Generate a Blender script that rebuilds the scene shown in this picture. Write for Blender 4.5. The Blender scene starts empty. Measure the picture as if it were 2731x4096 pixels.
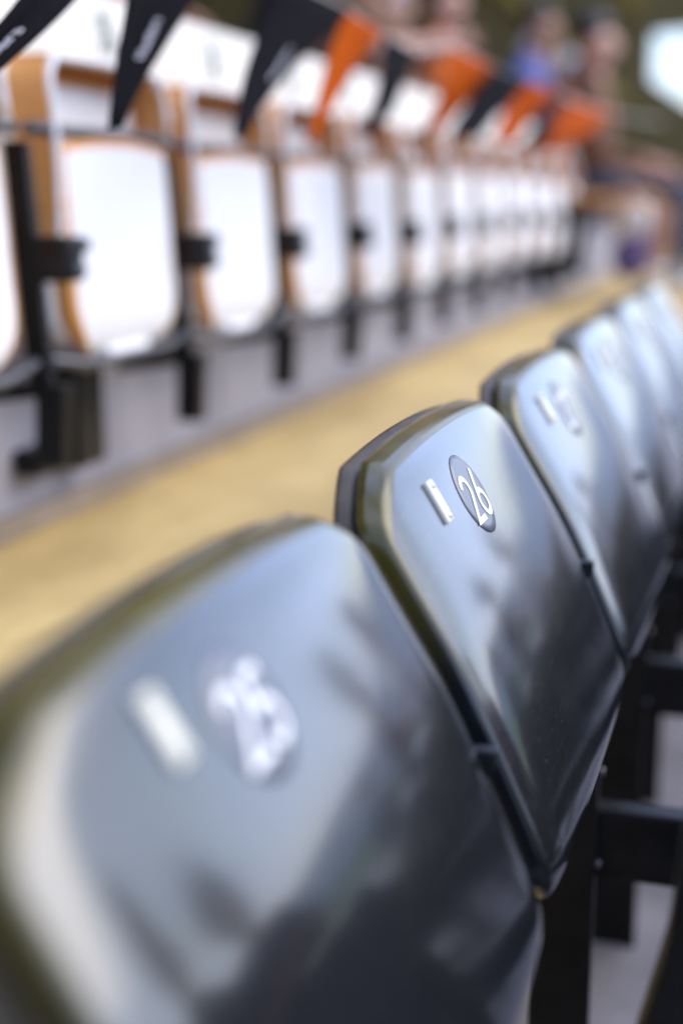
import bpy, bmesh, math, random
import numpy as np
from mathutils import Vector, Matrix

random.seed(7)
rng = np.random.default_rng(7)
scene = bpy.context.scene
COL = scene.collection
CZ = 2.06                                   # camera height above the pitch
R = math.radians

# ------------------------------------------------------------------ camera
cam_d = bpy.data.cameras.new('camera')
cam = bpy.data.objects.new('camera', cam_d)
COL.objects.link(cam)
cam.location = (0, 0, CZ)
PITCH, YAW = 12.3616, 16.8977
cam.rotation_euler = (R(90 - PITCH), 0, R(YAW))
cam_d.sensor_fit = 'VERTICAL'
cam_d.sensor_height = 36.0
cam_d.sensor_width = 24.0
cam_d.lens = 50.0
cam_d.clip_start = 0.02
cam_d.clip_end = 2000
cam_d.dof.use_dof = True
cam_d.dof.focus_distance = 1.135
cam_d.dof.aperture_fstop = 1.65
cam_d.dof.aperture_blades = 0
scene.camera = cam

# ------------------------------------------------------------------ world, sun, exposure
SUN_EL, SUN_AZ = 44.0, 62.0                # azimuth measured clockwise from +Y, towards +X
world = bpy.data.worlds.new('World')
scene.world = world
world.use_nodes = True
wn = world.node_tree.nodes
wl = world.node_tree.links
sky = wn.new('ShaderNodeTexSky')
sky.sky_type = 'NISHITA'
sky.sun_disc = False
sky.sun_elevation = R(SUN_EL)
sky.sun_rotation = R(SUN_AZ)
sky.air_density = 1.0
sky.dust_density = 1.2
sky.ozone_density = 1.0
bg = wn['Background']
bg.inputs['Strength'].default_value = 0.12
# broken bright cloud over the blue: noise on the view direction, the same all round
wtc = wn.new('ShaderNodeTexCoord')
wmp = wn.new('ShaderNodeMapping'); wmp.inputs['Scale'].default_value = (1.0, 1.0, 2.2)
wl.new(wtc.outputs['Generated'], wmp.inputs['Vector'])
wno = wn.new('ShaderNodeTexNoise'); wno.inputs['Scale'].default_value = 2.3; wno.inputs['Detail'].default_value = 7
wno.inputs['Roughness'].default_value = 0.55
wl.new(wmp.outputs['Vector'], wno.inputs['Vector'])
wra = wn.new('ShaderNodeMapRange'); wra.inputs['From Min'].default_value = 0.40; wra.inputs['From Max'].default_value = 0.68
wra.inputs['To Min'].default_value = 0.05; wra.inputs['To Max'].default_value = 0.80
wl.new(wno.outputs['Fac'], wra.inputs['Value'])
wmx = wn.new('ShaderNodeMix'); wmx.data_type = 'RGBA'
wmx.inputs['B'].default_value = (7.0, 8.7, 15.0, 1)
wl.new(wra.outputs['Result'], wmx.inputs['Factor'])
wl.new(sky.outputs['Color'], wmx.inputs['A'])
wl.new(wmx.outputs['Result'], bg.inputs['Color'])

sun_d = bpy.data.lights.new('sun', 'SUN')
sun_d.energy = 1.3
sun_d.angle = R(60)
sun_d.color = (1.0, 0.90, 0.74)
sun = bpy.data.objects.new('sun', sun_d)
COL.objects.link(sun)
sd = Vector((math.sin(R(SUN_AZ)) * math.cos(R(SUN_EL)), math.cos(R(SUN_AZ)) * math.cos(R(SUN_EL)), math.sin(R(SUN_EL))))
sun.rotation_euler = sd.to_track_quat('Z', 'Y').to_euler()
sun.location = (6, 0, 8)

vs = scene.view_settings
vs.view_transform = 'Standard'
vs.look = 'None'
vs.gamma = 1.0
vs.exposure = 1.08
vs.use_curve_mapping = False
scene.cycles.max_bounces = 8
scene.cycles.use_denoising = True

# ------------------------------------------------------------------ materials
def new_mat(name, col, rough=0.5, metal=0.0, spec=0.5):
    m = bpy.data.materials.new(name)
    m.use_nodes = True
    b = m.node_tree.nodes['Principled BSDF']
    b.inputs['Base Color'].default_value = (*col, 1)
    b.inputs['Roughness'].default_value = rough
    b.inputs['Metallic'].default_value = metal
    b.inputs['Specular IOR Level'].default_value = spec
    return m

def noise_mat(name, c1, c2, rough=(0.4, 0.6), scale=8.0, stretch=(1, 1, 1), bump=0.0, detail=6.0, spec=0.5, lo=0.35, hi=0.65, metal=0.0):
    m = new_mat(name, c1, rough[0], metal, spec)
    n, l = m.node_tree.nodes, m.node_tree.links
    b = n['Principled BSDF']
    tc = n.new('ShaderNodeTexCoord')
    mp = n.new('ShaderNodeMapping')
    mp.inputs['Scale'].default_value = stretch
    l.new(tc.outputs['Object'], mp.inputs['Vector'])
    tx = n.new('ShaderNodeTexNoise')
    tx.inputs['Scale'].default_value = scale
    tx.inputs['Detail'].default_value = detail
    tx.inputs['Roughness'].default_value = 0.65
    l.new(mp.outputs['Vector'], tx.inputs['Vector'])
    cr = n.new('ShaderNodeValToRGB')
    cr.color_ramp.elements[0].position = lo
    cr.color_ramp.elements[1].position = hi
    cr.color_ramp.elements[0].color = (*c1, 1)
    cr.color_ramp.elements[1].color = (*c2, 1)
    l.new(tx.outputs['Fac'], cr.inputs['Fac'])
    l.new(cr.outputs['Color'], b.inputs['Base Color'])
    mr = n.new('ShaderNodeMapRange')
    mr.inputs['From Min'].default_value = 0.3
    mr.inputs['From Max'].default_value = 0.7
    mr.inputs['To Min'].default_value = rough[0]
    mr.inputs['To Max'].default_value = rough[1]
    l.new(tx.outputs['Fac'], mr.inputs['Value'])
    l.new(mr.outputs['Result'], b.inputs['Roughness'])
    if bump:
        bp = n.new('ShaderNodeBump')
        bp.inputs['Strength'].default_value = bump
        bp.inputs['Distance'].default_value = 0.01
        l.new(tx.outputs['Fac'], bp.inputs['Height'])
        l.new(bp.outputs['Normal'], b.inputs['Normal'])
    return m

def plastic_black():
    """Glossy black moulded plastic with hazy wear, dust specks and hair scratches."""
    m = new_mat('black_plastic', (0.010, 0.011, 0.014), 0.16)
    n, l = m.node_tree.nodes, m.node_tree.links
    b = n['Principled BSDF']
    b.inputs['IOR'].default_value = 1.7
    b.inputs['Coat Weight'].default_value = 0.75
    b.inputs['Coat IOR'].default_value = 1.75
    b.inputs['Coat Roughness'].default_value = 0.11
    tc = n.new('ShaderNodeTexCoord')
    big = n.new('ShaderNodeTexNoise'); big.inputs['Scale'].default_value = 9; big.inputs['Detail'].default_value = 5
    l.new(tc.outputs['Object'], big.inputs['Vector'])
    mp = n.new('ShaderNodeMapping'); mp.inputs['Scale'].default_value = (1, 1, 0.25)
    l.new(tc.outputs['Object'], mp.inputs['Vector'])
    sc = n.new('ShaderNodeTexNoise'); sc.inputs['Scale'].default_value = 260; sc.inputs['Detail'].default_value = 3
    l.new(mp.outputs['Vector'], sc.inputs['Vector'])
    vo = n.new('ShaderNodeTexVoronoi'); vo.inputs['Scale'].default_value = 300
    l.new(tc.outputs['Object'], vo.inputs['Vector'])
    sp = n.new('ShaderNodeMapRange'); sp.inputs['From Min'].default_value = 0.10; sp.inputs['From Max'].default_value = 0.17
    sp.inputs['To Min'].default_value = 1; sp.inputs['To Max'].default_value = 0
    l.new(vo.outputs['Distance'], sp.inputs['Value'])
    # keep only some of the specks
    keep = n.new('ShaderNodeMath'); keep.operation = 'GREATER_THAN'; keep.inputs[1].default_value = 0.55
    sepc = n.new('ShaderNodeSeparateColor')
    l.new(vo.outputs['Color'], sepc.inputs['Color'])
    l.new(sepc.outputs['Red'], keep.inputs[0])
    dust = n.new('ShaderNodeMath'); dust.operation = 'MULTIPLY'
    l.new(sp.outputs['Result'], dust.inputs[0]); l.new(keep.outputs['Value'], dust.inputs[1])
    mx = n.new('ShaderNodeMix'); mx.data_type = 'RGBA'
    mx.inputs['A'].default_value = (0.010, 0.011, 0.014, 1)
    mx.inputs['B'].default_value = (0.22, 0.21, 0.18, 1)
    l.new(dust.outputs['Value'], mx.inputs['Factor'])
    l.new(mx.outputs['Result'], b.inputs['Base Color'])
    r1 = n.new('ShaderNodeMapRange'); r1.inputs['From Min'].default_value = 0.3; r1.inputs['From Max'].default_value = 0.7
    r1.inputs['To Min'].default_value = 0.10; r1.inputs['To Max'].default_value = 0.20
    l.new(big.outputs['Fac'], r1.inputs['Value'])
    r2 = n.new('ShaderNodeMath'); r2.operation = 'MULTIPLY_ADD'; r2.inputs[1].default_value = 0.06
    l.new(sc.outputs['Fac'], r2.inputs[0]); l.new(r1.outputs['Result'], r2.inputs[2])
    sub = n.new('ShaderNodeMath'); sub.operation = 'ADD'; sub.inputs[1].default_value = -0.03
    l.new(r2.outputs['Value'], sub.inputs[0])
    l.new(sub.outputs['Value'], b.inputs['Roughness'])
    bp = n.new('ShaderNodeBump'); bp.inputs['Strength'].default_value = 0.03; bp.inputs['Distance'].default_value = 0.002
    l.new(sc.outputs['Fac'], bp.inputs['Height'])
    bp2 = n.new('ShaderNodeBump'); bp2.inputs['Strength'].default_value = 0.06; bp2.inputs['Distance'].default_value = 0.01
    l.new(big.outputs['Fac'], bp2.inputs['Height']); l.new(bp.outputs['Normal'], bp2.inputs['Normal'])
    l.new(bp2.outputs['Normal'], b.inputs['Normal'])
    return m

M = {
    'black': plastic_black(),
    'rim': noise_mat('painted_reflection_rim', (0.035, 0.029, 0.007), (0.125, 0.104, 0.016), (0.16, 0.26), 7, bump=0.05, lo=.3, hi=.7),  # olive is a warm reflection put into the base colour
    'dusty': noise_mat('dusty_black_plastic', (0.035, 0.027, 0.018), (0.085, 0.066, 0.045), (0.4, 0.6), 30, bump=0.1),
    'white': noise_mat('white_plastic', (0.82, 0.82, 0.84), (0.86, 0.86, 0.87), (0.34, 0.42), 3),
    'orange': noise_mat('orange_plastic', (0.66, 0.29, 0.075), (0.74, 0.34, 0.10), (0.28, 0.42), 7),
    'cream': noise_mat('cream_board', (0.80, 0.79, 0.72), (0.84, 0.83, 0.77), (0.5, 0.6), 5),
    'steel_black': noise_mat('black_painted_steel', (0.004, 0.004, 0.0045), (0.008, 0.008, 0.0085), (0.3, 0.5), 25, bump=0.08, spec=0.25),
    'steel_grey': noise_mat('galvanised_tube', (0.09, 0.09, 0.10), (0.14, 0.14, 0.15), (0.3, 0.45), 30, metal=0.6),
    'tan': noise_mat('tan_painted_tread', (0.38, 0.262, 0.095), (0.64, 0.475, 0.195), (0.6, 0.8), 3.0, (1.8, 0.7, 1), 0.2, lo=.28, hi=.66),
    'concrete': noise_mat('grey_concrete', (0.28, 0.275, 0.315), (0.38, 0.375, 0.43), (0.75, 0.9), 4.5, (1, 1, 1), 0.25),
    'floor': noise_mat('pale_concrete', (0.14, 0.137, 0.152), (0.24, 0.235, 0.26), (0.75, 0.9), 6, (1, 1, 1), 0.25),
    'plate': noise_mat('cream_plastic_plate', (0.78, 0.74, 0.58), (0.84, 0.80, 0.66), (0.3, 0.45), 60),
    'screw': new_mat('screw_steel', (0.62, 0.60, 0.56), 0.3, 0.8),
    'digit': new_mat('white_print', (0.86, 0.87, 0.87), 0.5),
    'sticker': noise_mat('grey_sticker_film', (0.10, 0.11, 0.14), (0.12, 0.13, 0.165), (0.34, 0.42), 40),
    'logo': new_mat('dark_green_print', (0.10, 0.16, 0.15), 0.6),
    'pen_black': noise_mat('black_cloth', (0.006, 0.006, 0.008), (0.009, 0.008, 0.011), (0.85, 0.95), 40, spec=.05),
    'pen_orange': noise_mat('orange_cloth', (0.34, 0.055, 0.0005), (0.42, 0.072, 0.001), (0.85, 0.95), 30, spec=.05),
    'string': new_mat('white_cord', (0.7, 0.68, 0.64), 0.7),
    'letter': new_mat('white_lettering', (0.78, 0.76, 0.86), 0.6),
    'wall': noise_mat('olive_wall_paint', (0.10, 0.075, 0.02), (0.18, 0.135, 0.04), (0.6, 0.8), 1.3, bump=0.1),
    'yellow_pipe': noise_mat('ochre_paint', (0.28, 0.20, 0.03), (0.36, 0.26, 0.05), (0.4, 0.6), 6),
    'roof': noise_mat('added_dark_roof_sheet', (0.06, 0.055, 0.05), (0.10, 0.09, 0.08), (0.5, 0.7), 2),
    'grass': noise_mat('pitch_grass', (0.035, 0.085, 0.02), (0.06, 0.12, 0.03), (0.8, 0.95), 0.4, bump=0.3),
    'far_stand': noise_mat('distant_stand_seats', (0.03, 0.03, 0.035), (0.10, 0.05, 0.03), (0.5, 0.7), 1.5),
}

# warm reflection painted as olive into the rim's upper edge, fading to black below
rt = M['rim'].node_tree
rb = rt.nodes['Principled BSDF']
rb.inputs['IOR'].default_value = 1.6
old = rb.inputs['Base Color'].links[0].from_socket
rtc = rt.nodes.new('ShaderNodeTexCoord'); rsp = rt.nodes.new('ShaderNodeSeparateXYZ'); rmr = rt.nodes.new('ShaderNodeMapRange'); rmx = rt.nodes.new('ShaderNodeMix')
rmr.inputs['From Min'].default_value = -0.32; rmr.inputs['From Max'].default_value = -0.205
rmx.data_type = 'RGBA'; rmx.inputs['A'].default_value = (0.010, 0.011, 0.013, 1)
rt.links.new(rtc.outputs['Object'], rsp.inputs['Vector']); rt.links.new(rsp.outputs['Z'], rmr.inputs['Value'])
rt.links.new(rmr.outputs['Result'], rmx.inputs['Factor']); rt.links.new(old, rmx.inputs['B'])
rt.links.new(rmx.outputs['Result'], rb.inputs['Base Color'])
sb_ = M['sticker'].node_tree.nodes['Principled BSDF']
sb_.inputs['IOR'].default_value = 1.7
sb_.inputs['Coat Weight'].default_value = 0.15
sb_.inputs['Coat IOR'].default_value = 1.7
sb_.inputs['Coat Roughness'].default_value = 0.12

# ------------------------------------------------------------------ helpers
def link_mesh(name, verts, faces, mats, parent=None, fmat=None, smooth=False, loc=None):
    me = bpy.data.meshes.new(name)
    me.from_pydata([tuple(v) for v in verts], [], faces)
    ms = mats if isinstance(mats, (list, tuple)) else [mats]
    for m in ms:
        me.materials.append(m)
    if fmat is not None:
        me.polygons.foreach_set('material_index', fmat)
    if smooth:
        me.polygons.foreach_set('use_smooth', [True] * len(me.polygons))
    me.update()
    o = bpy.data.objects.new(name, me)
    COL.objects.link(o)
    if parent is not None:
        o.parent = parent
    if loc is not None:
        o.location = loc
    return o

def fix_normals(o):
    bm = bmesh.new(); bm.from_mesh(o.data)
    bmesh.ops.recalc_face_normals(bm, faces=bm.faces)
    bm.to_mesh(o.data); bm.free()
    return o

def bevel(o, w, seg=2, smooth=True):
    bm = bmesh.new(); bm.from_mesh(o.data)
    bmesh.ops.recalc_face_normals(bm, faces=bm.faces)
    bmesh.ops.bevel(bm, geom=list(bm.edges), offset=w, segments=seg, affect='EDGES', profile=0.6, clamp_overlap=True)
    bm.to_mesh(o.data); bm.free()
    return o

def empty(name, loc):
    o = bpy.data.objects.new(name, None)
    o.empty_display_size = 0.05
    COL.objects.link(o)
    o.location = loc
    return o

def tag(o, label=None, cat=None, group=None, kind=None):
    if label: o['label'] = label
    if cat: o['category'] = cat
    if group: o['group'] = group
    if kind: o['kind'] = kind
    return o

def box(name, lo, hi, mat, parent=None, bev=0.0):
    x0, y0, z0 = lo; x1, y1, z1 = hi
    v = [(x0,y0,z0),(x1,y0,z0),(x1,y1,z0),(x0,y1,z0),(x0,y0,z1),(x1,y0,z1),(x1,y1,z1),(x0,y1,z1)]
    f = [(0,3,2,1),(4,5,6,7),(0,1,5,4),(1,2,6,5),(2,3,7,6),(3,0,4,7)]
    o = link_mesh(name, v, f, mat, parent)
    if bev: bevel(o, bev)
    return o

def prism(name, poly, y0, y1, mat, parent=None, bev=0.0):
    """polygon in the X-Z plane, extruded along Y"""
    n = len(poly)
    v = [(x, y0, z) for x, z in poly] + [(x, y1, z) for x, z in poly]
    f = [tuple(range(n)), tuple(range(2*n-1, n-1, -1))] + [(i, (i+1) % n + 0, (i+1) % n + n, i + n) for i in range(n)]
    o = link_mesh(name, v, f, mat, parent)
    fix_normals(o)
    if bev: bevel(o, bev)
    return o

def tube(name, pts, rad, mat, parent=None, seg=10):
    pts = [Vector(p) for p in pts]
    rads = rad if isinstance(rad, (list, tuple)) else [rad] * len(pts)
    v, f = [], []
    for i, p in enumerate(pts):
        t = (pts[min(i+1, len(pts)-1)] - pts[max(i-1, 0)]).normalized()
        a = t.cross(Vector((0, 0, 1)))
        if a.length < 1e-3: a = t.cross(Vector((1, 0, 0)))
        a.normalize(); b = t.cross(a)
        for k in range(seg):
            w = 2*math.pi*k/seg
            v.append(p + (a*math.cos(w) + b*math.sin(w)) * rads[i])
    for i in range(len(pts)-1):
        for k in range(seg):
            f.append((i*seg+k, i*seg+(k+1) % seg, (i+1)*seg+(k+1) % seg, (i+1)*seg+k))
    f.append(tuple(range(seg))); f.append(tuple(range(len(v)-seg, len(v))))
    o = link_mesh(name, v, f, mat, parent, smooth=True)
    return fix_normals(o)

def copy_tree(o, parent=None):
    c = o.copy(); COL.objects.link(c); c.parent = parent
    for ch in list(o.children):
        copy_tree(ch, c)
    return c

# ------------------------------------------------------------------ the setting (all z below are relative to the camera, shifted by CZ)
def S(o, kind='structure'):
    o.location.z += CZ
    o['kind'] = kind
    return o

S(box('pitch', (4.0, -150, -2.3), (140, 150, -2.06), M['grass']))
S(box('reflector_apron', (4.21, -150, -2.1), (15, 150, -2.05), noise_mat('grey_reflector', (0.16, 0.16, 0.17), (0.22, 0.22, 0.23), (0.7, 0.9), 1.0)))  # unseen strip added for what the black seats reflect
# terrace steps: treads and risers as one concrete bank for each step
steps = [(-0.30, -1.02, 0.52), (0.52, -1.28, 1.32), (1.32, -1.54, 2.12), (2.12, -1.80, 4.2)]
for i, (x0, z, x1) in enumerate(steps):
    S(box('step', (x0, -8, -2.4), (x1 - 0.002, 16, z), M['floor']))
S(box('walkway', (-1.11, -8, -2.4), (-0.302, 16, -0.504), M['tan']))
S(box('terrace', (-1.90, -8, -2.4), (-1.112, 16, -0.24), M['concrete']))
for k in range(6):
    S(box('terrace', (-2.70 - 0.8*k, -8, -2.4), (-1.902 - 0.8*k, 16, 0.02 + 0.26*k), M['concrete']))
# narrow drip edge at the foot of the riser
S(box('kerb', (-1.109, -8, -0.503), (-1.085, 16, -0.470), noise_mat('brown_kerb', (0.22, 0.18, 0.14), (0.30, 0.25, 0.2), (0.7, 0.9), 8)))

# ------------------------------------------------------------------ the folding seat shell (shared by both rows)
TAB = [(-.143,-.486),(-.128,-.475),(-.119,-.455),(-.128,-.425),(-.139,-.4),(-.162,-.35),(-.187,-.3),(-.217,-.25),(-.241,-.21),(-.2535,-.192),(-.259,-.185)]
def catmull(P, n=12):
    P = [np.array(p, float) for p in P]
    P = [2*P[0]-P[1]] + P + [2*P[-1]-P[-2]]
    out = []
    for i in range(1, len(P)-2):
        for k in range(n):
            t = k/n
            out.append(0.5*((2*P[i]) + (-P[i-1]+P[i+1])*t + (2*P[i-1]-5*P[i]+4*P[i+1]-P[i+2])*t*t + (-P[i-1]+3*P[i]-3*P[i+1]+P[i+2])*t**3))
    out.append(P[-2])
    return np.array(out)
FAR_TAB = [(-.215,-.497),(-.196,-.492),(-.180,-.478),(-.1725,-.455),(-.171,-.43),(-.172,-.40),(-.175,-.35),(-.178,-.30),(-.181,-.25),(-.184,-.21),(-.1865,-.187),(-.188,-.176)]
def use_profile(tab):
    global PROF, ARC, LEN
    PROF = catmull(tab)
    ARC = np.concatenate([[0], np.cumsum(np.linalg.norm(np.diff(PROF, axis=0), axis=1))])
    LEN = ARC[-1]
use_profile(TAB)
def prof(s):
    a = min(max(s, 0), 1) * LEN
    return np.array([np.interp(a, ARC, PROF[:, 0]), np.interp(a, ARC, PROF[:, 1])])
def prof_n(s):
    d = prof(min(s+.03, 1)) - prof(max(s-.03, 0)); d /= np.linalg.norm(d)
    return np.array([d[1], -d[0]])           # towards +x
HALF = 0.227
def half_width(s, hw=HALF):
    w = hw
    if hw < .2:
        if s < 0.36: w -= 0.115 * ((0.36-s)/0.36)**2.3
        if s > .93: w -= 0.012*((s-.93)/.07)**2
        return w
    if s > 0.86: w -= 0.058 * ((s-0.86)/0.14)**2.4
    if s < 0.13: w -= 0.045 * ((0.13-s)/0.13)**2.2
    return w
def surf(y, s, off=0.0, hw=HALF):
    """point of the seat face at lateral y (from its middle) and height s (0 bottom .. 1 top)"""
    u = max(-1.0, min(1.0, y/hw))
    s2 = s - 0.035*(abs(u)**2.2)*max(0, (s-0.8)/0.2)       # slightly arched top
    p = prof(s2); nn = prof_n(s2)
    b = 0.010*(1-abs(u)**2.3)*(.2+.8*min(1, max(0, (s-.05)/.4))) - 0.003*max(0, (abs(u)-0.86)/0.14)**2 + off
    return Vector((p[0]+nn[0]*b, y, p[1]+nn[1]*b))
def surf_n(y, s):
    e = 0.004
    a = surf(y+e, s)-surf(y-e, s); b = surf(y, min(s+.012, 1))-surf(y, s-.012)
    n = a.cross(b).normalized()
    return n if n.x > 0 else -n

SROWS, UCOLS = 30, 26
def shell_mesh(name, hw, mats, parent, thick=0.030, lip=0.006, offset=0.0, grow=0.0, s0=0.0, face_band=None):
    """closed shell: front face, rolled rim, back"""
    ss = [s0 + (1-s0)*(0.5-0.5*math.cos(math.pi*i/SROWS))*0.55 + (1-s0)*0.45*i/SROWS for i in range(SROWS+1)]
    us = [math.sin(math.pi/2*(-1+2*j/UCOLS))*0.55 + 0.45*(-1+2*j/UCOLS) for j in range(UCOLS+1)]
    V, F, FM = [], [], []
    idx = {}
    for i, s in enumerate(ss):
        for j, u in enumerate(us):
            y = u*(half_width(s, hw)+grow)
            idx[i, j] = len(V); V.append(surf(y, s, offset, hw+grow))
    for i in range(SROWS):
        for j in range(UCOLS):
            F.append((idx[i,j], idx[i,j+1], idx[i+1,j+1], idx[i+1,j]))
            m = 0
            if face_band:
                uc = abs(us[j]+us[j+1])/2; sc = (ss[i]+ss[i+1])/2
                if uc > face_band[0] or sc > face_band[1] or sc < face_band[2]: m = 1
            FM.append(m)
    loop = [(0,j) for j in range(UCOLS)] + [(i,UCOLS) for i in range(SROWS)] + [(SROWS,j) for j in range(UCOLS,0,-1)] + [(i,0) for i in range(SROWS,0,-1)]
    n = len(loop)
    cen = Vector((0,0,0))
    for v in V: cen += v
    cen /= len(V)
    base = [V[idx[p]] for p in loop]
    nrm = [Vector((prof_n(ss[p[0]])[0], 0, prof_n(ss[p[0]])[1])) for p in loop]
    def back_dir(s):
        nn = prof_n(s); w = min(1, max(0, (s-.25)/.3))
        return (Vector((-nn[0], 0, -nn[1])).lerp(Vector((-1, 0, .03)), w)).normalized()
    bk = [back_dir(ss[p[0]]) for p in loop]
    outw = []
    for k in range(n):
        t = (base[(k+1) % n]-base[k-1]).normalized()
        o = t.cross(nrm[k]); o.normalize()
        if o.dot(base[k]-cen) < 0: o = -o
        outw.append(o)
    prev = [idx[p] for p in loop]
    q = [(math.sin(R(t)), 1-math.cos(R(t))) for t in (22, 45, 68, 90)]
    lk = [0.35+0.65*min(1, max(0, (ss[p[0]]-s0-.04)/.14)) for p in loop]     # tighter roll along the lower edge
    for r_i in range(8):
        cur = []
        for k in range(n):
            L = lip*lk[k]
            a, b = ([(L*q[i][0], L*q[i][1]) for i in range(4)] + [(L*1.04, thick*.62), (L*1.08, thick-.003), (L*.7, thick-.0005), (0, thick)])[r_i]
            cur.append(len(V)); V.append(base[k] + outw[k]*a + bk[k]*b)
        for k in range(n):
            F.append((prev[k], prev[(k+1) % n], cur[(k+1) % n], cur[k])); FM.append(1 if len(mats) > 1 else 0)
        prev = cur
    # back face
    bidx = {}
    for k, p in enumerate(loop): bidx[p] = prev[k]
    for i in range(SROWS+1):
        for j in range(UCOLS+1):
            if (i, j) not in bidx:
                bidx[i, j] = len(V); V.append(V[idx[i,j]] + back_dir(ss[i])*(thick-0.004))
    for i in range(SROWS):
        for j in range(UCOLS):
            F.append((bidx[i,j], bidx[i+1,j], bidx[i+1,j+1], bidx[i,j+1])); FM.append(1 if len(mats) > 1 else 0)
    o = link_mesh(name, V, F, mats, parent, FM, smooth=True)
    return fix_normals(o)

# ------------------------------------------------------------------ stroke digits
def arc(cx, cy, rx, ry, a0, a1, n=18):
    return [(cx+rx*math.cos(R(a0+(a1-a0)*k/n)), cy+ry*math.sin(R(a0+(a1-a0)*k/n))) for k in range(n+1)]
DIG = {   # unit box 0..0.62 wide, 0..1 high
    '2': [arc(.29, .70, .245, .245, 165, -28, 16) + [(.075, .055), (.60, .055)]],
    '3': [arc(.28, .735, .21, .21, 150, -80, 14), arc(.28, .29, .245, .245, 85, -150, 18)],
    '5': [[(.52, .94), (.16, .94), (.105, .55)] + arc(.29, .31, .25, .255, 118, -150, 20)],
    '6': [[(.44, 1.0), (.085, .42)], arc(.30, .30, .245, .245, 0, 360, 30)],
    '7': [[(.03, .945), (.56, .945), (.20, 0.0)]],
    '8': [arc(.29, .73, .195, .20, 0, 360, 24), arc(.29, .285, .235, .235, 0, 360, 26)],
    '9': [[(.16, 0.0), (.515, .58)], arc(.30, .70, .245, .245, 0, 360, 30)],
    '0': [arc(.29, .5, .235, .445, 0, 360, 34)],
    '1': [[(.12, .78), (.33, .945), (.33, 0.0)]],
}
def stroke_number(text, height, width=0.12):
    """2-D stroked digits: list of vertices and quads, centred"""
    V, F = [], []
    x = 0.0
    for ch in text:
        for line in DIG[ch]:
            closed = math.dist(line[0], line[-1]) < 1e-4
            pts = line[:-1] if closed else line
            m = len(pts); st = len(V)
            for i, p in enumerate(pts):
                a = pts[i-1] if (closed or i) else p
                b = pts[(i+1) % m] if (closed or i < m-1) else p
                def un(q, r):
                    d = (r[0]-q[0], r[1]-q[1]); L = math.hypot(*d)
                    return (d[0]/L, d[1]/L) if L > 1e-9 else None
                t1, t2 = un(a, p), un(p, b)
                t1 = t1 or t2; t2 = t2 or t1
                n1, n2 = (-t1[1], t1[0]), (-t2[1], t2[0])
                nx, ny = n1[0]+n2[0], n1[1]+n2[1]
                L = math.hypot(nx, ny) or 1
                nx, ny = nx/L, ny/L
                k = min(1/max(0.35, nx*n1[0]+ny*n1[1]), 2.2)*width/2
                V.append((x+p[0]+nx*k, p[1]+ny*k)); V.append((x+p[0]-nx*k, p[1]-ny*k))
            for i in range(m if closed else m-1):
                j = (i+1) % m
                F.append((st+2*i, st+2*i+1, st+2*j+1, st+2*j))
        x += 0.70 if ch != '1' else 0.5
    w = x-0.10
    return [((a-w/2)*height, (b-0.5)*height) for a, b in V], F

def on_seat(V2, yc, sc, off, rot=0.0):
    c, s_ = math.cos(rot), math.sin(rot)
    out = []
    for a, b in V2:
        a, b = a*c-b*s_, a*s_+b*c
        y, s = yc+a, sc+b/LEN
        out.append(surf(y, s) + surf_n(y, s)*off)
    return out

# height on the face where the sticker sits
SC = min(((abs(prof(s)[1]+0.231), s) for s in np.linspace(.5, 1, 400)))[1]
YC = -0.045

# ------------------------------------------------------------------ near row: black seats 24 .. 33
def support(root, first=False):
    """stanchion on the right of the seat: hinge arm, leg, cross beam"""
    yb = 0.226
    prism('hinge_arm', [(-.156,-.345),(-.156,-.357),(-.178,-.395),(-.19,-.47),(-.215,-.47),(-.232,-.36),(-.23,-.345)], yb+.006, yb+.018, M['steel_black'], root, 0.002)
    prism('leg', [(-.142,-.47),(-.206,-.455),(-.206,-1.0195),(-.142,-1.0195)], yb-.001, yb+.011, M['steel_black'], root, 0.0015)
    for bz in (-.50, -.56, -.66):
        tube('bolt', [(-.142, yb+.005, bz), (-.137, yb+.005, bz)], .0045, M['steel_grey'], root, 6)
    box('cross_beam', (-.170, yb+.013, -.680), (.40, yb+.043, -.604), M['steel_black'], root, 0.004)

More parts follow.
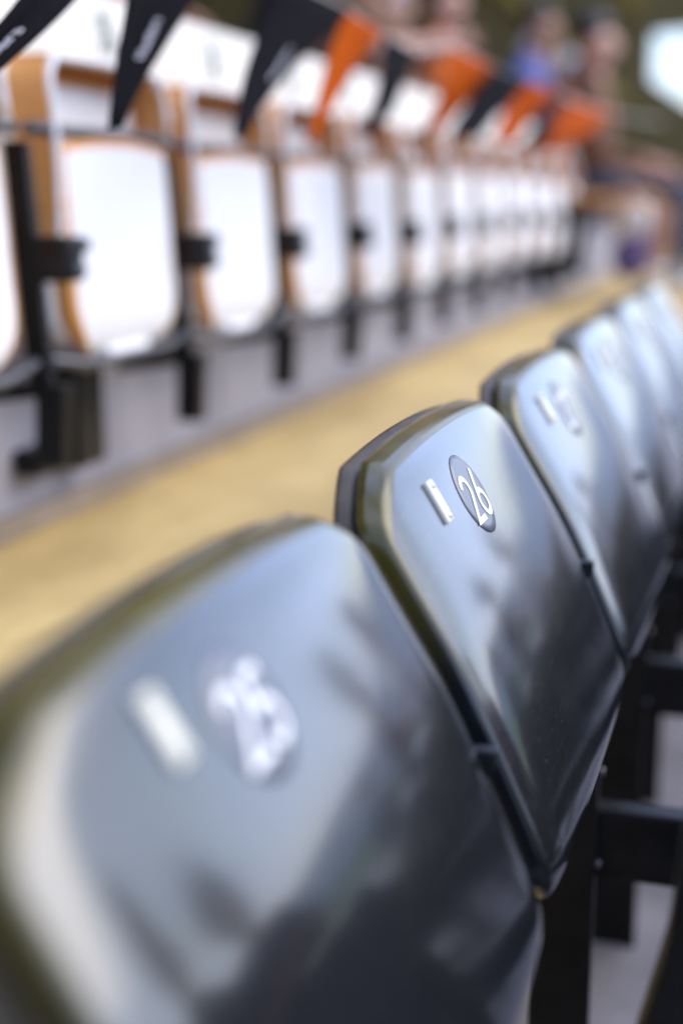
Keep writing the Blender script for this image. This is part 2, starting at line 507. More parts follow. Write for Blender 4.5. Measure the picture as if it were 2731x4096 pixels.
def near_seat(num, k):
    root = empty('stadium_seat', (0, 1.125+0.5*k, CZ))
    if num != 26:
        tag(root, None, None)
    if not PROTO:
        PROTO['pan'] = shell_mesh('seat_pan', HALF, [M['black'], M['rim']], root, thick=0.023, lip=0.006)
        PROTO['back'] = shell_mesh('backrest', HALF, [M['dusty']], root, thick=0.016, lip=0.007, grow=-0.003, s0=0.45)
        for v in PROTO['back'].data.vertices: v.co += Vector((-.0235, 0, -.006))
        support(root)
        PROTO['rest'] = [c for c in root.children if c not in (PROTO['pan'], PROTO['back'])]
    else:
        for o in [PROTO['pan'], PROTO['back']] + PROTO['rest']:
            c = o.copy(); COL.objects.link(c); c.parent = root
    if num > 24:
        # sticker film: a disc that follows the face, with a thin thickness
        V, F = [surf(YC, SC)+surf_n(YC, SC)*.0006], []
        NR, NA, rad = 5, 48, 0.0335
        for r in range(1, NR+1):
            for a in range(NA):
                w = 2*math.pi*a/NA
                y, b = YC+rad*r/NR*math.cos(w), rad*r/NR*math.sin(w)*1.0
                V.append(surf(y, SC+b/LEN)+surf_n(y, SC+b/LEN)*.0006)
        for a in range(NA):
            w = 2*math.pi*a/NA
            y, b = YC+rad*math.cos(w)*1.004, rad*math.sin(w)*1.004
            V.append(surf(y, SC+b/LEN)-surf_n(y, SC+b/LEN)*.0004)
        for a in range(NA): F.append((0, 1+a, 1+(a+1) % NA))
        for r in range(NR):
            o0, o1 = 1+r*NA, 1+(r+1)*NA
            for a in range(NA): F.append((o0+a, o1+a, o1+(a+1) % NA, o0+(a+1) % NA))
        st = link_mesh('number_sticker', V, F, M['sticker'], root, smooth=True); fix_normals(st)
        rim = []
        for a in range(NA+1):
            w = 2*math.pi*a/NA
            y, b = YC+rad*1.012*math.cos(w), rad*1.012*math.sin(w)
            rim.append(surf(y, SC+b/LEN)+surf_n(y, SC+b/LEN)*.0002)
        tube('sticker_edge', rim, 0.0002, M['steel_black'], st, seg=5)
        V2, F2 = stroke_number(str(num), 0.0405)
        link_mesh('number', on_seat(V2, YC+.001, SC-.006, .0011, 0.0), F2, M['digit'], st)
        # small plate with two screws
        yp, sp = (-0.116 if num == 25 else -0.131), SC+(0.062 if num == 25 else 0.042)
        hw_, hh = 0.0066, 0.0170
        pv = []
        for off in (-.0015, .0022, .0034):
            kx = 0.0 if off < .003 else .0012
            for (a, b) in ((-hw_+kx, -hh+kx), (hw_-kx, -hh+kx), (hw_-kx, hh-kx), (-hw_+kx, hh-kx)):
                q = surf(yp, sp); nn = surf_n(yp, sp)
                ty = (surf(yp+.01, sp)-surf(yp-.01, sp)).normalized(); tz = nn.cross(ty); tz = tz if tz.z > 0 else -tz
                pv.append(q + ty*a + tz*b + nn*off)
        pf = [(0,1,2,3), (8,9,10,11)] + [(r*4+i, r*4+(i+1) % 4, (r+1)*4+(i+1) % 4, (r+1)*4+i) for r in range(2) for i in range(4)]
        pl = link_mesh('row_plate', pv, pf, M['plate'], root); fix_normals(pl)
        for b0 in (-.0125, .0125):
            v, f = [], []
            for ring, (rr, oo) in enumerate(((.0026, .0030), (.0024, .0046), (.0012, .0051))):
                for a in range(12):
                    w = 2*math.pi*a/12
                    v.append(q + ty*rr*math.cos(w) + tz*(b0+rr*math.sin(w)) + nn*oo)
            for ring in range(2):
                for a in range(12): f.append((ring*12+a, ring*12+(a+1) % 12, ring*12+12+(a+1) % 12, ring*12+12+a))
            f.append(tuple(range(24, 36)))
            fix_normals(link_mesh('screw', v, f, M['screw'], pl, smooth=True))
    return root

PROTO = {}
near_labels = {
    24: 'black folding seat in front of number 25, only its edge in the lower left corner',
    25: 'large blurred black folding seat numbered 25, nearest in the foreground',
    26: 'sharp glossy black folding seat numbered 26 on a round grey sticker',
    27: 'glossy black folding seat just behind number 26 in the near row',
    28: 'glossy black folding seat, second behind number 26 in the near row',
    30: 'glossy black folding seat, fourth behind number 26, farthest one in the near row',
    29: 'glossy black folding seat, third behind number 26, cut by the right edge',
}
for num in (26, 25, 24, 27, 28, 29, 30):
    r_ = near_seat(num, num-26)
    if num == 25: r_.location.z -= .004
    if num > 26:
        r_.rotation_euler = (0, R(random.uniform(-.8, .8)), R(random.uniform(-.5, .5)))
    tag(r_, near_labels[num], 'seat', 'black folding seats of the near row')

for row, k in [(r, k) for r in (1, 2) for k in range(-2, 10)]:
    root = empty('stadium_seat', (.807*row, 1.125+.5*k, CZ-.26*row))
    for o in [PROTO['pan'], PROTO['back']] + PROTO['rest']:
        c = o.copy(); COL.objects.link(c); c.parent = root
    tag(root, 'black folding seat of the %s row in front, showing only as a reflection' % ('first' if row == 1 else 'second'), 'seat', 'black folding seats of the rows in front')

st_ = prism('steel_strut', [(-.031,-.33),(.06,-.33),(.05,-1.019),(-.11,-1.019),(-.060,-.52),(-.040,-.43)], .78, .83, M['steel_black'], None, .006)
st_.location.z = CZ
tag(st_, 'black sloping steel strut blurred at the lower right corner', 'strut')

# ------------------------------------------------------------------ far row: white folding seats with orange rims
DX, DZ = -0.807, 0.26
use_profile(FAR_TAB)
FHW = 0.183
def far_seat_proto():
    root = empty('white_stadium_seat', (0, 2.075, CZ))
    pan = shell_mesh('seat_pan', FHW, [M['white'], M['orange']], root, thick=0.040, lip=0.006, face_band=(0.955, 0.985, 0.015))
    for v in pan.data.vertices: v.co += Vector((DX, 0, DZ))
    # white bead round the pan's rim
    bead = []
    for j in range(0, 33):
        s = 0.93 - 0.91*j/32; bead.append(surf(-(half_width(s, FHW)+.008), s, -.036, FHW)+Vector((DX, 0, DZ)))
    for j in range(1, 20):
        u = -1+2*j/20; bead.append(surf(u*half_width(.005, FHW), .005, -.036, FHW)+Vector((DX+.040, 0, DZ-.026)))
    for j in range(0, 33):
        s = 0.02+0.91*j/32; bead.append(surf((half_width(s, FHW)+.008), s, -.036, FHW)+Vector((DX, 0, DZ)))
    tube('rim_bead', bead, 0.0095, M['white'], pan, 8)
    # backrest: a tray, white face and an orange flange that points forward
    bx = [(-1.036,-.06),(-1.036,-.03),(-1.038,.0),(-1.042,.07),(-1.050,.14),(-1.060,.198)]
    bp = catmull(bx, 4)
    V, F, FM = [], [], []
    cols = [-1,-.96,-.9,-.6,-.2,.2,.6,.9,.96,1]
    hw = 0.194
    n = len(bp); mcol = len(cols)
    for i, (x, z) in enumerate(bp):
        tt = i/(n-1)
        w = hw-0.025*max(0, (tt-.86)/.14)**2
        for u in cols: V.append((x+0.0-0.004*(1-u*u), u*w, z))
    for i in range(n-1):
        for j in range(mcol-1):
            F.append((i*mcol+j, i*mcol+j+1, (i+1)*mcol+j+1, (i+1)*mcol+j))
            FM.append(1 if (abs(cols[j]+cols[j+1])/2 > .9 or i >= n-3) else 0)
    back = link_mesh('backrest', V, F, [M['white'], M['orange']], root, FM, smooth=True)
    sm = back.modifiers.new('thickness', 'SOLIDIFY'); sm.thickness = 0.006; sm.offset = -1
    def flange(path, dep, t, name):
        """orange strip standing out of the tray towards +x, path = points on its rear edge, with outward directions"""
        V, F = [], []
        for (p, o, d) in path:
            p = Vector(p); o = Vector(o)
            V += [p - Vector((.012, 0, 0)), p + Vector((d, 0, 0.0)), p + Vector((d, 0, 0)) + o*t, p - Vector((.012, 0, 0)) + o*t]
        for i in range(len(path)-1):
            for k in range(4):
                F.append((4*i+k, 4*i+(k+1) % 4, 4*i+4+(k+1) % 4, 4*i+4+k))
        F.append((0, 1, 2, 3)); e = 4*(len(path)-1); F.append((e+3, e+2, e+1, e))
        o_ = link_mesh(name, V, F, M['orange'], root); fix_normals(o_)
        return o_
    for sgn in (-1, 1):
        pth = []
        for i, (x, z) in enumerate(bp):
            tt = i/(n-1)
            w = hw-0.025*max(0, (tt-.86)/.14)**2
            pth.append(((x, sgn*w, z), (0, sgn, 0), (0.040+.014*tt) if sgn < 0 else 0.012+0.040*min(1, max(0, (z-.05)/.06))))
        fl = flange(pth, .05, .011, 'side_flange')
        edge = [Vector(p)+Vector((d+.002, sgn*.0055, 0)) for p, _, d in pth]
        tube('rim_bead', edge, 0.006, M['white'], fl, 8)
    xt, zt = bp[-1]
    pth = [((xt, u*(hw-.02), zt-0.004*abs(u)**3), (0, 0, 1), .052) for u in np.linspace(-1, 1, 9)]
    fl = flange(pth, .05, .011, 'top_flange')
    tube('rim_bead', [Vector(p)+Vector((.053, 0, .0055)) for p, _, _ in pth], 0.006, M['white'], fl, 8)
    # frame
    tube('top_rail', [(-1.002, -.262, .098), (-1.002, .232, .098)], 0.010, M['steel_grey'], root, 10)
    tube('bottom_rail', [(-.985, -.262, -.222), (-.985, -.15, -.240), (-.985, .15, -.240), (-.985, .232, -.222)], 0.009, M['steel_grey'], root, 10)
    yb = -.275
    prism('post', [(-1.033,.08),(-.998,.08),(-.972,-.27),(-1.008,-.27)], yb-.006, yb+.012, M['steel_black'], root, 0.002)
    hb = box('hinge_block', (-1.005, yb-.004, -.112), (-.938, yb+.046, -.048), M['steel_black'], root, 0.008)
    tube('hinge_pin', [(-.958, yb+.03, -.068), (-.958, yb+.085, -.062)], [0.013, .010], M['steel_black'], hb, 10)
    tube('bolt', [(-.94, yb+.018, -.095), (-.928, yb+.018, -.095)], 0.011, M['steel_grey'], hb, 8)
    prism('leg', [(-1.0,-.255),(-.955,-.255),(-.962,-.375),(-1.006,-.375)], yb-.002, yb+.030, M['steel_black'], root, 0.003)
    prism('wall_bracket', [(-1.112,-.255),(-1.0,-.255),(-1.0,-.275),(-1.112,-.290)], yb+.0, yb+.014, M['steel_black'], root, 0.002)
    tube('screw', [(-1.03, -.2165, -.01), (-1.03, -.222, -.01)], 0.006, M['steel_black'], root, 8)
    return root

fp = far_seat_proto()
ordinal = ['', 'second', 'third', 'fourth', 'fifth', 'sixth', 'seventh', 'eighth', 'ninth', 'tenth', 'eleventh']
first_far = None
for k in range(-2, 11):
    o = fp if k == -2 else copy_tree(fp)
    o.location.y = 2.075+0.5*k - (.035 if k < 0 else 0)
    if k == -2: lab = 'white folding seat with orange flange outside the left edge of the far row'
    elif k == -1: lab = 'white folding seat with orange rim cut off by the left edge, far row'
    elif k == 0: lab = 'leftmost whole white folding seat with orange side, behind the black pennant tip'
    else: lab = '%s whole white folding seat with orange rim, counted from the left in the far row' % ordinal[k]
    if k > 0: o.rotation_euler = (0, R(random.uniform(-.4, .4)), R(random.uniform(-.25, .25)))
    tag(o, lab, 'seat', 'white folding seats of the far row')
    if k == 0:
        box('bracket_plate', (-1.108, -.035, -.425), (-1.06, .06, -.262), M['steel_black'], o, 0.004)
        box('bracket_foot', (-1.108, -.16, -.415), (-1.065, -.056, -.375), M['steel_black'], o, 0.004)
# the seat at the row's end is folded down, its orange pan level
def seat_down(y, label):
    root = empty('lowered_seat', (0, y, CZ))
    V, F = [], []
    nx, ny = 10, 10
    for i in range(nx+1):
        for j in range(ny+1):
            a, b = i/nx, -1+2*j/ny
            V.append((-1.0+.42*a, b*(.2-.03*max(0, a-.8)/.2), .03-.012*math.sin(math.pi*a)*(1-b*b)-.03*max(0, (a-.85)/.15)**2))
    for i in range(nx):
        for j in range(ny): F.append((i*(ny+1)+j, (i+1)*(ny+1)+j, (i+1)*(ny+1)+j+1, i*(ny+1)+j+1))
    p = link_mesh('seat_pan', V, F, M['orange'], root, smooth=True); fix_normals(p)
    sm = p.modifiers.new('thickness', 'SOLIDIFY'); sm.thickness = .03; sm.offset = -1
    b = link_mesh('backrest', [(-1.0,-.2,0),(-1.0,.2,0),(-1.09,.2,.27),(-1.09,-.2,.27),(-1.02,-.2,0),(-1.02,.2,0),(-1.11,.2,.27),(-1.11,-.2,.27)],
              [(0,1,2,3),(7,6,5,4),(0,4,5,1),(1,5,6,2),(2,6,7,3),(3,7,4,0)], M['orange'], root); fix_normals(b)
    prism('leg', [(-1.0,-.01),(-.94,-.01),(-.955,-.375),(-1.112,-.40),(-1.112,-.30),(-1.0,-.28)], -.26, -.24, M['steel_black'], root, .003)
    return tag(root, label, 'seat')
seat_down(7.08, 'lowered orange seat at the end of the white row, empty front edge showing')
seat_down(7.62, 'lowered orange seat under the person in dark jeans')

# ------------------------------------------------------------------ cream boards with small dark prints behind the far row
board = empty('barrier_board', (-1.16, 0, CZ-.24))
tag(board, 'long cream barrier board with small dark prints behind the white seats', 'board')
for k in range(-1, 12):
    y0 = 1.863+.497*k-.248
    p = box('panel', (0, y0, 0), (.014, y0+.491, .585), M['cream'], board, 0.002)
    yc, zc = y0+.248, .522
    for (dy, dz, w, h) in ((-.012, .012, .010, .024), (.004, .006, .012, .030), (.016, -.010, .011, .026), (-.004, -.012, .012, .018)):
        dy, dz, w, h = dy*1.7, dz*1.7, w*1.7, h*1.5
        box('print', (.0143, yc+dy-w/2, zc+dz-h/2), (.0149, yc+dy+w/2, zc+dz+h/2), M['logo'], p)
for k in range(0, 13):
    y0 = 1.863+.497*k-.248
    box('post', (-.03, y0-.008, 0), (-.0005, y0+.012, .58), M['steel_grey'], board, 0.002)

# ------------------------------------------------------------------ bunting
bunt = empty('bunting', (0, 0, CZ))
tag(bunt, 'string of black and orange cloth pennants hung in front of the white seats', 'bunting')
PEN = [
    ('o', (-0.75, 1.148, 0.226), (-0.75, 1.302, 0.243), (-0.75, 1.26, 0.142), .12),
    ('b', (-0.75, 1.426, 0.259), (-0.75, 1.585, 0.283), (-0.75, 1.216, 0.088), .55),
    ('b', (-0.75, 1.62, 0.289), (-0.75, 1.896, 0.326), (-0.75, 1.585, 0.083), .10),
    ('b', (-0.75, 2.163, 0.33), (-0.75, 2.524, 0.325), (-0.75, 1.942, 0.087), .07),
    ('o', (-0.752, 2.511, 0.324), (-0.75, 2.743, 0.312), (-0.75, 2.242, 0.092), .08),
    ('b', (-0.74, 2.722, 0.302), (-0.74, 2.961, 0.296), (-0.74, 2.604, 0.125), .35),
    ('o', (-0.71, 3.151, 0.324), (-0.71, 3.617, 0.326), (-0.71, 3.018, 0.139), .25),
    ('b', (-0.665, 3.389, 0.300), (-0.665, 3.898, 0.310), (-0.665, 3.136, 0.134), .6),
    ('o', (-0.65, 3.811, 0.299), (-0.65, 4.345, 0.306), (-0.65, 3.438, 0.136), .5),
    ('b', (-0.59, 3.921, 0.276), (-0.59, 4.153, 0.269), (-0.59, 3.482, 0.137), .9),
    ('o', (-0.60, 4.179, 0.279), (-0.60, 5.26, 0.297), (-0.60, 3.675, 0.123), .6),
]
def letter_mesh(text, size):
    cu = bpy.data.curves.new('lettering', 'FONT'); cu.body = text; cu.size = size
    ob = bpy.data.objects.new('lettering', cu); COL.objects.link(ob)
    bpy.context.view_layer.update()
    me = bpy.data.meshes.new_from_object(ob.evaluated_get(bpy.context.evaluated_depsgraph_get()))
    bpy.data.objects.remove(ob)
    return me
string_pts = []
for n_, (c, b0, b1, tip, tw) in enumerate(PEN):
    b0, b1, tip = Vector(b0), Vector(b1), Vector(tip)
    string_pts += [b0+Vector((0,0,.002)), b1+Vector((0,0,.002))]
    V, F = [], []
    NA, NB = 12, 8
    ph = n_*1.3
    def P(a, b):                           # a: 0 base .. 1 tip ; b: 0..1 across
        e = b0.lerp(b1, b)
        wb = (b-0.5)*tw
        t = tip + (b1-b0)*wb
        p = e.lerp(t, a)
        p.x += 0.018*math.sin(3.0*a+ph)*a + 0.014*math.sin(math.pi*b*2+ph)*(1-a*.6)*a
        return p
    for i in range(NA+1):
        for j in range(NB+1): V.append(P(i/NA, j/NB))
    for i in range(NA):
        for j in range(NB): F.append((i*(NB+1)+j, i*(NB+1)+j+1, (i+1)*(NB+1)+j+1, (i+1)*(NB+1)+j))
    pn = link_mesh('pennant', V, F, M['pen_black'] if c == 'b' else M['pen_orange'], bunt, smooth=True)
    sm = pn.modifiers.new('thickness', 'SOLIDIFY'); sm.thickness = .0015; sm.offset = 0
    if c == 'b' and n_ <= 3:
        # lettering runs along the pennant, from the tip towards the string
        me = letter_mesh('Hustlers', 1.0)
        xs = [v.co.x for v in me.vertices]; x0, x1 = min(xs), max(xs)
        a0, a1 = ((.92, .56) if n_ == 1 else (.62, .40))
        mid = 0.55
        for v in me.vertices:
            t = (v.co.x-x0)/(x1-x0)
            a = a0+(a1-a0)*t
            hgt = (v.co.y-.35)*(.034 if n_ == 1 else .026)
            wloc = (b1-b0).length*((1-a)+tw*a)
            b = mid - hgt/max(wloc, .02)
            v.co = P(a, max(0.02, min(.98, b)))+Vector((.0025, 0, 0))
        me.materials.append(M['letter'])
        lo = bpy.data.objects.new('lettering', me); COL.objects.link(lo); lo.parent = pn
tube('cord', [(-.76, .4, .20)] + [tuple(p) for p in string_pts] + [(-.52, 6.5, .33)], 0.0025, M['string'], bunt, 6)

# ------------------------------------------------------------------ people
SKIN = [noise_mat('skin', (0.50, 0.26, 0.18), (0.58, 0.32, 0.23), (0.45, 0.55), 20), noise_mat('skin_tanned', (0.36, 0.18, 0.11), (0.42, 0.22, 0.14), (0.45, 0.55), 20)]
def cloth(name, c): return noise_mat(name, c, tuple(min(1, v*1.3+.005) for v in c), (0.75, 0.9), 14, bump=.2)
CL = {k: cloth(k+'_cloth', c) for k, c in dict(blue=(.10,.13,.36), white=(.62,.60,.60), orange=(.62,.13,.015), black=(.012,.012,.015), maroon=(.09,.012,.02), grey=(.22,.22,.24), pink=(.55,.28,.26), jeans=(.035,.05,.075), khaki=(.30,.24,.13), red=(.42,.05,.02), navy=(.02,.025,.06), brown=(.13,.06,.03)).items()}
HAIR = [new_mat('dark_hair', (.02, .014, .01), .5), new_mat('brown_hair', (.07, .04, .02), .5), new_mat('grey_hair', (.55, .53, .56), .6)]
EYE = new_mat('eye', (.03, .02, .02), .2)
SHOE = new_mat('white_shoe', (.7, .7, .7), .6)

def person_mesh(pose):
    """one continuous skinned figure; faces carry material slots 0 skin 1 top 2 trousers 3 shoes. Faces +X, origin on the floor under the pelvis."""
    J = {}
    def add(name, p, r, par, cat): J[name] = (Vector(p), r, par, cat)
    seated = pose.startswith('seat')
    hz = 0.53 if seated else 0.93
    lean = {'seat': -.04, 'seat_long': -.04, 'seat_forward': .16, 'stand': .0, 'stand_turn': .03}[pose]
    add('pelvis', (0, 0, hz), .145, None, 2)
    add('waist', (lean*.4, 0, hz+.14), .135, 'pelvis', 1)
    add('chest', (lean, 0, hz+.34), .155, 'waist', 1)
    add('collar', (lean*1.25, 0, hz+.47), .085, 'chest', 1)
    add('neck', (lean*1.35+.01, 0, hz+.54), .052, 'collar', 0)
    add('jaw', (lean*1.4+.04, 0, hz+.61), .074, 'neck', 0)
    add('skull', (lean*1.4+.022, 0, hz+.70), .096, 'jaw', 0)
    add('crown', (lean*1.4+.008, 0, hz+.775), .072, 'skull', 0)
    add('nose', (lean*1.4+.135, 0, hz+.655), .014, 'skull', 0)
    for s, nm in ((1, 'l'), (-1, 'r')):
        add('ear'+nm, (lean*1.4+.01, s*.105, hz+.665), .016, 'skull', 0)
        add('sh'+nm, (lean*1.15, s*.175, hz+.43), .07, 'collar', 1)
        if pose in ('seat', 'seat_long'):
            el, wr = (lean+.06, s*.25, hz+.17), (lean+.28, s*.17, hz+.12)
        elif pose == 'seat_forward':
            el, wr = (lean+.14, s*.24, hz+.19), (lean+.33, s*.08, hz+.22)
        elif pose == 'stand':
            el, wr = (-.02, s*.26, hz+.15), (.06, s*.27, hz-.10)
        else:
            el, wr = (.10, s*.25, hz+.18), (.30, s*.12, hz+.28)
        el, wr = Vector(el), Vector(wr)
        add('el'+nm, el, .045, 'sh'+nm, 1)
        add('wr'+nm, wr, .030, 'el'+nm, 1 if pose == 'seat_long' else 0)
        d = (wr-el).normalized(); side = d.cross(Vector((0, s, 0)))
        side = side.normalized() if side.length > .1 else Vector((0, 0, 1))
        lat = d.cross(side).normalized()
        palm = wr+d*.07
        add('palm'+nm, palm, .030, 'wr'+nm, 0)
        for q, (o, ln) in enumerate(((-.028, .07), (-.010, .085), (.009, .08), (.026, .062))):
            add('f%d%s' % (q, nm), palm+lat*o+d*.035, .010, 'palm'+nm, 0)
            add('g%d%s' % (q, nm), palm+lat*o*1.15+d*(.035+ln*.75)-side*.02, .008, 'f%d%s' % (q, nm), 0)
        add('th'+nm, wr+d*.035-lat*.045, .011, 'wr'+nm, 0)
        if seated:
            add('hip'+nm, (.03, s*.095, hz-.01), .098, 'pelvis', 2)
            add('kn'+nm, (.44, s*.13, hz-.0), .066, 'hip'+nm, 2)
            add('an'+nm, (.42 if pose != 'seat_forward' else .36, s*.13, .09), .042, 'kn'+nm, 2)
            add('toe'+nm, (.58 if pose != 'seat_forward' else .52, s*.15, .035), .034, 'an'+nm, 3)
        else:
            add('hip'+nm, (0, s*.095, hz-.06), .095, 'pelvis', 2)
            add('kn'+nm, (.03, s*.11, .50), .064, 'hip'+nm, 2)
            add('an'+nm, (-.01, s*.115, .09), .042, 'kn'+nm, 2)
            add('toe'+nm, (.16, s*.135, .035), .034, 'an'+nm, 3)
    names = list(J)
    me = bpy.data.meshes.new('person')
    me.from_pydata([J[n][0] for n in names], [(names.index(n), names.index(J[n][2])) for n in names if J[n][2]], [])
    ob = bpy.data.objects.new('person', me); COL.objects.link(ob)
    sk = ob.modifiers.new('skin', 'SKIN'); sk.use_smooth_shade = True
    for i, n in enumerate(names):
        v = me.skin_vertices[0].data[i]
        r = J[n][1]
        v.radius = (r*1.15, r*.82) if n in ('chest', 'waist', 'pelvis') else (r, r)
        v.use_root = (n == 'pelvis')
    sb = ob.modifiers.new('subdivision', 'SUBSURF'); sb.levels = 1; sb.render_levels = 1
    bpy.context.view_layer.update()
    out = bpy.data.meshes.new_from_object(ob.evaluated_get(bpy.context.evaluated_depsgraph_get()))
    bpy.data.objects.remove(ob)
    seg = [(J[n][0], J[J[n][2]][0], J[n][3]) for n in names if J[n][2]]
    idx = []
    for p in out.polygons:
        c = p.center; best = (9, 0)
        for a, b, cat in seg:
            ab = b-a; t = max(0, min(1, (c-a).dot(ab)/ab.length_squared))
            dd = (c-(a+ab*t)).length
            if dd < best[0]: best = (dd, cat)
        idx.append(best[1])
    out.materials.clear()
    for k in range(4): out.materials.append(SKIN[0])
    out.polygons.foreach_set('material_index', idx)
    out.polygons.foreach_set('use_smooth', [True]*len(out.polygons))
    head = Vector((lean*1.4+.012, 0, hz+.70))
    # hair cap: upper back half of an ellipsoid shell
    hv, hf = [], []
    NU, NV = 14, 8
    for i in range(NV+1):
        ph = math.pi*0.60*i/NV
        for j in range(NU):
            w = 2*math.pi*j/NU
            front = max(0, math.cos(w))
            pp = ph*(1-.42*front)
            rr = 1+.03*math.sin(5*w)+.02*math.cos(9*w+i)
            hv.append(head + Vector((.112*math.sin(pp)*math.cos(w)*rr-.008, .105*math.sin(pp)*math.sin(w)*rr, .125*math.cos(pp)*rr+.015)))
    for i in range(NV):
        for j in range(NU): hf.append((i*NU+j, i*NU+(j+1) % NU, (i+1)*NU+(j+1) % NU, (i+1)*NU+j))
    hm = bpy.data.meshes.new('hair'); hm.from_pydata(hv, [], hf); hm.materials.append(HAIR[0])
    hm.polygons.foreach_set('use_smooth', [True]*len(hm.polygons)); hm.update()
    bm = bmesh.new(); bmesh.ops.create_uvsphere(bm, u_segments=8, v_segments=6, radius=.011)
    em = bpy.data.meshes.new('eye'); bm.to_mesh(em); bm.free(); em.materials.append(EYE)
    eyes = [head+Vector((.094, s*.034, -.015)) for s in (-1, 1)]
    return out, hm, em, eyes
POSES = {}
def person(pose, loc, rz, top, legs, hair, label, skin=0, shoe=None, scale=1.0, group=None):
    if pose not in POSES: POSES[pose] = person_mesh(pose)
    me, hm, em, eyes = POSES[pose]
    o = bpy.data.objects.new('person', me); COL.objects.link(o)
    o.location = (loc[0], loc[1], loc[2]+CZ); o.rotation_euler = (0, 0, R(rz)); o.scale = (scale,)*3
    for sl, m in zip(o.material_slots, (SKIN[skin], CL[top], CL[legs] if legs != 'skin' else SKIN[skin], shoe or SHOE)):
        sl.link = 'OBJECT'; sl.material = m
    h = bpy.data.objects.new('hair', hm); COL.objects.link(h); h.parent = o
    h.material_slots[0].link = 'OBJECT'; h.material_slots[0].material = hair if not isinstance(hair, int) else HAIR[hair]
    for e in eyes:
        q = bpy.data.objects.new('eye', em); COL.objects.link(q); q.parent = o; q.location = e
    return tag(o, label, 'person', group)

def bench_seat(x, y, zfloor, label):
    """plain seat of the upper rows with its pan lowered under a spectator"""
    root = empty('upper_seat', (x, y, zfloor+CZ))
    p = box('seat_pan', (-.20, -.2, .385), (.20, .2, .415), M['orange'], root, .012)
    b = prism('backrest', [(-.20,.43),(-.225,.43),(-.30,.76),(-.275,.77)], -.2, .2, M['orange'], root, .006)
    prism('leg', [(-.20,.37),(-.12,.37),(-.14,.0),(-.26,.0)], -.03, .03, M['steel_black'], root, .003)
    return tag(root, label, 'seat', 'orange seats of the upper rows')

WC = CL['white']
person('seat_long', (-.93, 7.62, -.503), 0, 'brown', 'jeans', 0, 'person in dark jeans seated at the far end of the white row', scale=1.06)
person('seat', (-1.14, 9.0, -.503), -8, 'black', 'skin', 1, 'person with bare legs seated beyond the person in dark jeans', skin=1)
seat_down(9.02, 'lowered orange seat under the person with bare legs').location.x = -.2
crowd = [
    (3, 6.1, 'seat', 'brown', 'black', 1, 'spectator in brown top with dark hair behind the cream board'),
    (3, 7.3, 'seat', 'orange', 'jeans', 0, 'spectator in orange top seated left of the blue shirt'),
    (3, 8.6, 'seat_forward', 'blue', 'khaki', 0, 'spectator in blue shirt leaning forward, head against the olive wall'),
    (3, 10.2, 'seat_long', 'brown', 'jeans', 2, 'spectator in brown top with pale hair right of the blue shirt'),
    (3, 11.6, 'seat', 'red', 'black', 2, 'spectator in red top with pale cap near the bright opening'),
    (4, 5.0, 'seat', 'pink', 'black', 1, 'spectator in pink top at upper left above the cream board'),
    (4, 6.6, 'seat_forward', 'black', 'jeans', 0, 'spectator in black top in the upper row behind the pennants'),
    (4, 7.9, 'seat', 'red', 'khaki', 1, 'spectator in red top in the upper row behind the pennants'),
    (4, 9.4, 'seat', 'khaki', 'black', 2, 'grey-haired spectator in khaki top in the upper row'),
    (4, 11.2, 'seat', 'orange', 'navy', 0, 'spectator in orange top in the upper row before the olive wall'),
    (3, 4.9, 'seat_forward', 'brown', 'brown', 0, 'spectator in dark brown top nearest behind the cream board'),
]
for row, y, pose, top, legs, hair, lab in crowd:
    x = -1.80-.8*(row-3)
    zf = -.24+.26*(row-3)
    bench_seat(x+.18, y, zf, 'orange seat under the '+lab.replace('spectator', 'one'))
    hm_ = HAIR[hair]
    person(pose, (x+.15, y, zf+.001), random.uniform(-12, 12), top, legs, hm_, lab, skin=random.choice((0, 0, 1)))

# people lower down in the stand, seen only as reflections in the black seats
person('stand_turn', (1.75, 5.2, -1.539), 150, 'maroon', 'navy', 0, 'standing person in maroon top mirrored in the black seats', shoe=CL['black'])
person('stand', (2.5, 3.4, -1.799), 200, 'black', 'navy', 1, 'standing person in black mirrored in the nearest black seat', shoe=CL['black'])
for q, (px, py, rz, tp, lg, hr, lab) in enumerate((
        (1.45, 1.95, 170, 'black', 'navy', 0, 'standing person in black top mirrored low in the nearest seat'),
        (1.60, 2.55, 200, 'navy', 'black', 1, 'standing person in navy top mirrored low in the nearest seat'),
        (2.6, 2.5, 150, 'brown', 'black', 0, 'standing person in brown top mirrored low in the nearest seat'),
        (3.0, 4.4, 190, 'black', 'khaki', 1, 'standing person with khaki trousers mirrored in the seats'),
        (2.6, 6.0, 190, 'navy', 'navy', 0, 'standing person all in navy mirrored in the seats'))):
    person('stand_turn' if q % 2 else 'stand', (px, py, -1.539 if px < 2 else -1.799), rz, tp, lg, hr, lab, shoe=CL['black'], scale=1.02-.04*(q % 3))
person('stand', (1.6, 6.4, -1.539), 120, 'white', 'black', 0, 'standing person in white top mirrored faintly in the black seats', shoe=CL['black'])

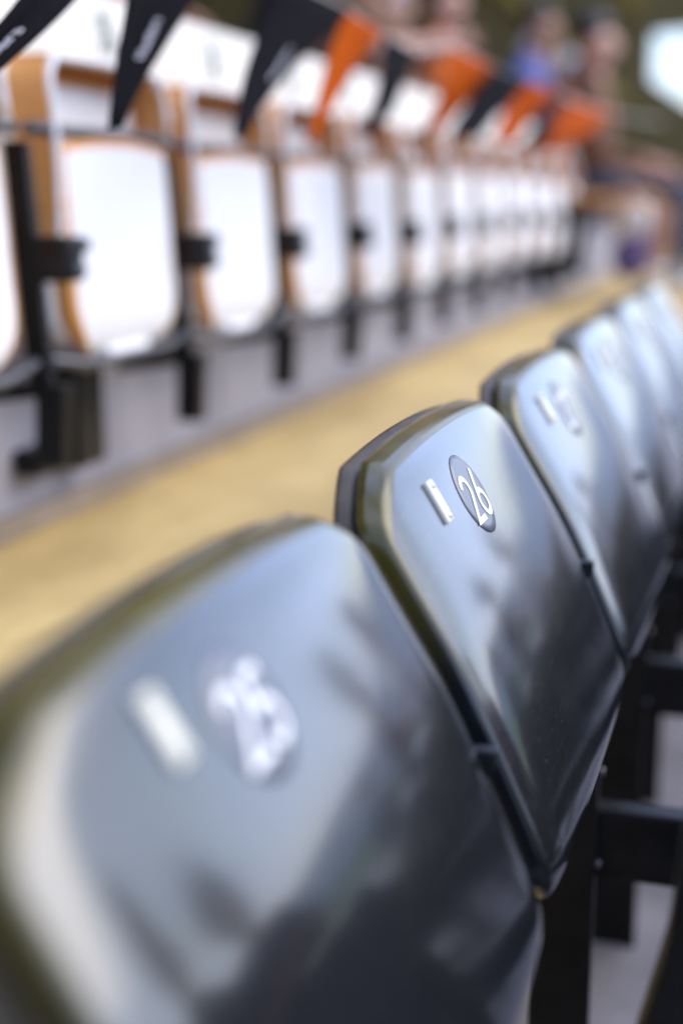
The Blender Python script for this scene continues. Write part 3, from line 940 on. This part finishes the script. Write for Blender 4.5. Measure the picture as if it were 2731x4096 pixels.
# a cloth bag hanging under the lowered seat
bag = empty('cloth_bag', (-.74, 7.36, CZ))
tag(bag, 'white and purple cloth bag hanging below the lowered orange seat', 'bag')
def blob(name, cx, cz, rx, ry, rz, mat):
    V, F = [], []
    for i in range(9):
        for j in range(14):
            a, w = math.pi*(i+.5)/9, 2*math.pi*j/14
            k = 1+.08*math.sin(3*w+i)
            V.append((cx+rx*math.sin(a)*math.cos(w)*k, ry*math.sin(a)*math.sin(w)*k, cz+rz*math.cos(a)))
    for i in range(8):
        for j in range(14): F.append((i*14+j, i*14+(j+1) % 14, i*14+14+(j+1) % 14, i*14+14+j))
    F.append(tuple(range(14))); F.append(tuple(range(112, 126)))
    return fix_normals(link_mesh(name, V, F, mat, bag, smooth=True))
blob('upper_part', 0, -.09, .12, .10, .10, CL['white'])
blob('lower_part', .02, -.27, .10, .09, .13, cloth('purple_cloth', (.10, .07, .17)))
tube('handle', [(0, -.06, -.02), (0, 0, .05), (0, .06, -.02)], .008, CL['white'], bag)

# ------------------------------------------------------------------ stand enclosure
def slab(name, poly, y0, y1, mat, label, cat):
    o = prism(name, poly, y0, y1, mat)
    o.location.z = CZ
    return tag(o, label, cat)
# end wall with an opening through which the sky shows
ew = empty('end_wall', (0, 14.0, CZ))
tag(ew, 'olive brown end wall of the stand with a bright opening', 'wall')
def wall_piece(poly):
    return prism('wall_panel', poly, 0, .25, M['wall'], ew)
wall_piece([(-7.2, -2.0), (-1.262, -2.0), (-1.262, 4.4), (-7.2, 4.4)])
wall_piece([(-1.26, 1.52), (-.2, 1.60), (-.2, 4.4), (-1.26, 4.4)])
wall_piece([(-1.26, -2.0), (-.2, -2.0), (-.2, .40), (-1.26, 1.10)])
for (x0, z0, x1, z1) in ((-3.4, 2.6, -1.5, .9), (-1.9, 2.4, -1.4, 1.7)):
    tube('pipe', [(x0, -.06, z0), (x1, -.06, z1)], .07, M['yellow_pipe'], ew, 10)
slab('rear_wall', [(-7.45, -2.0), (-7.2, -2.0), (-7.2, 4.4), (-7.45, 4.4)], -8, 14.2, M['wall'], 'dark olive rear wall behind the upper rows', 'wall')
slab('roof', [(-7.5, 4.41), (-2.2, 4.9), (-2.2, 5.0), (-7.5, 4.55)], -8, 14.3, M['roof'], 'dark sheet roof added out of view to dim the background', 'roof')  # unseen roof, added to darken the background

# far side of the ground and an added pale reflector, seen as reflections only
def far_stand(name, poly, y0, y1, label):
    o = prism(name, poly, y0, y1, M['far_stand']); tag(o, label, 'stand'); return o
o_ = prism('reflector_stand', [(6, 0), (95, 0), (95, 5.5), (6, 4.2)], 60, 75, noise_mat('pale_reflector', (.55, .55, .57), (.7, .7, .72), (.5, .7), 1.0))  # unseen pale block added to brighten reflections on the black seats
tag(o_, 'added pale stand out of view, brightening reflections in the black seats', 'stand')
far_stand('opposite_stand', [(95, 0), (120, 0), (120, 11), (97, 2)], -70, 90, 'distant dark stand on the other side of the pitch')
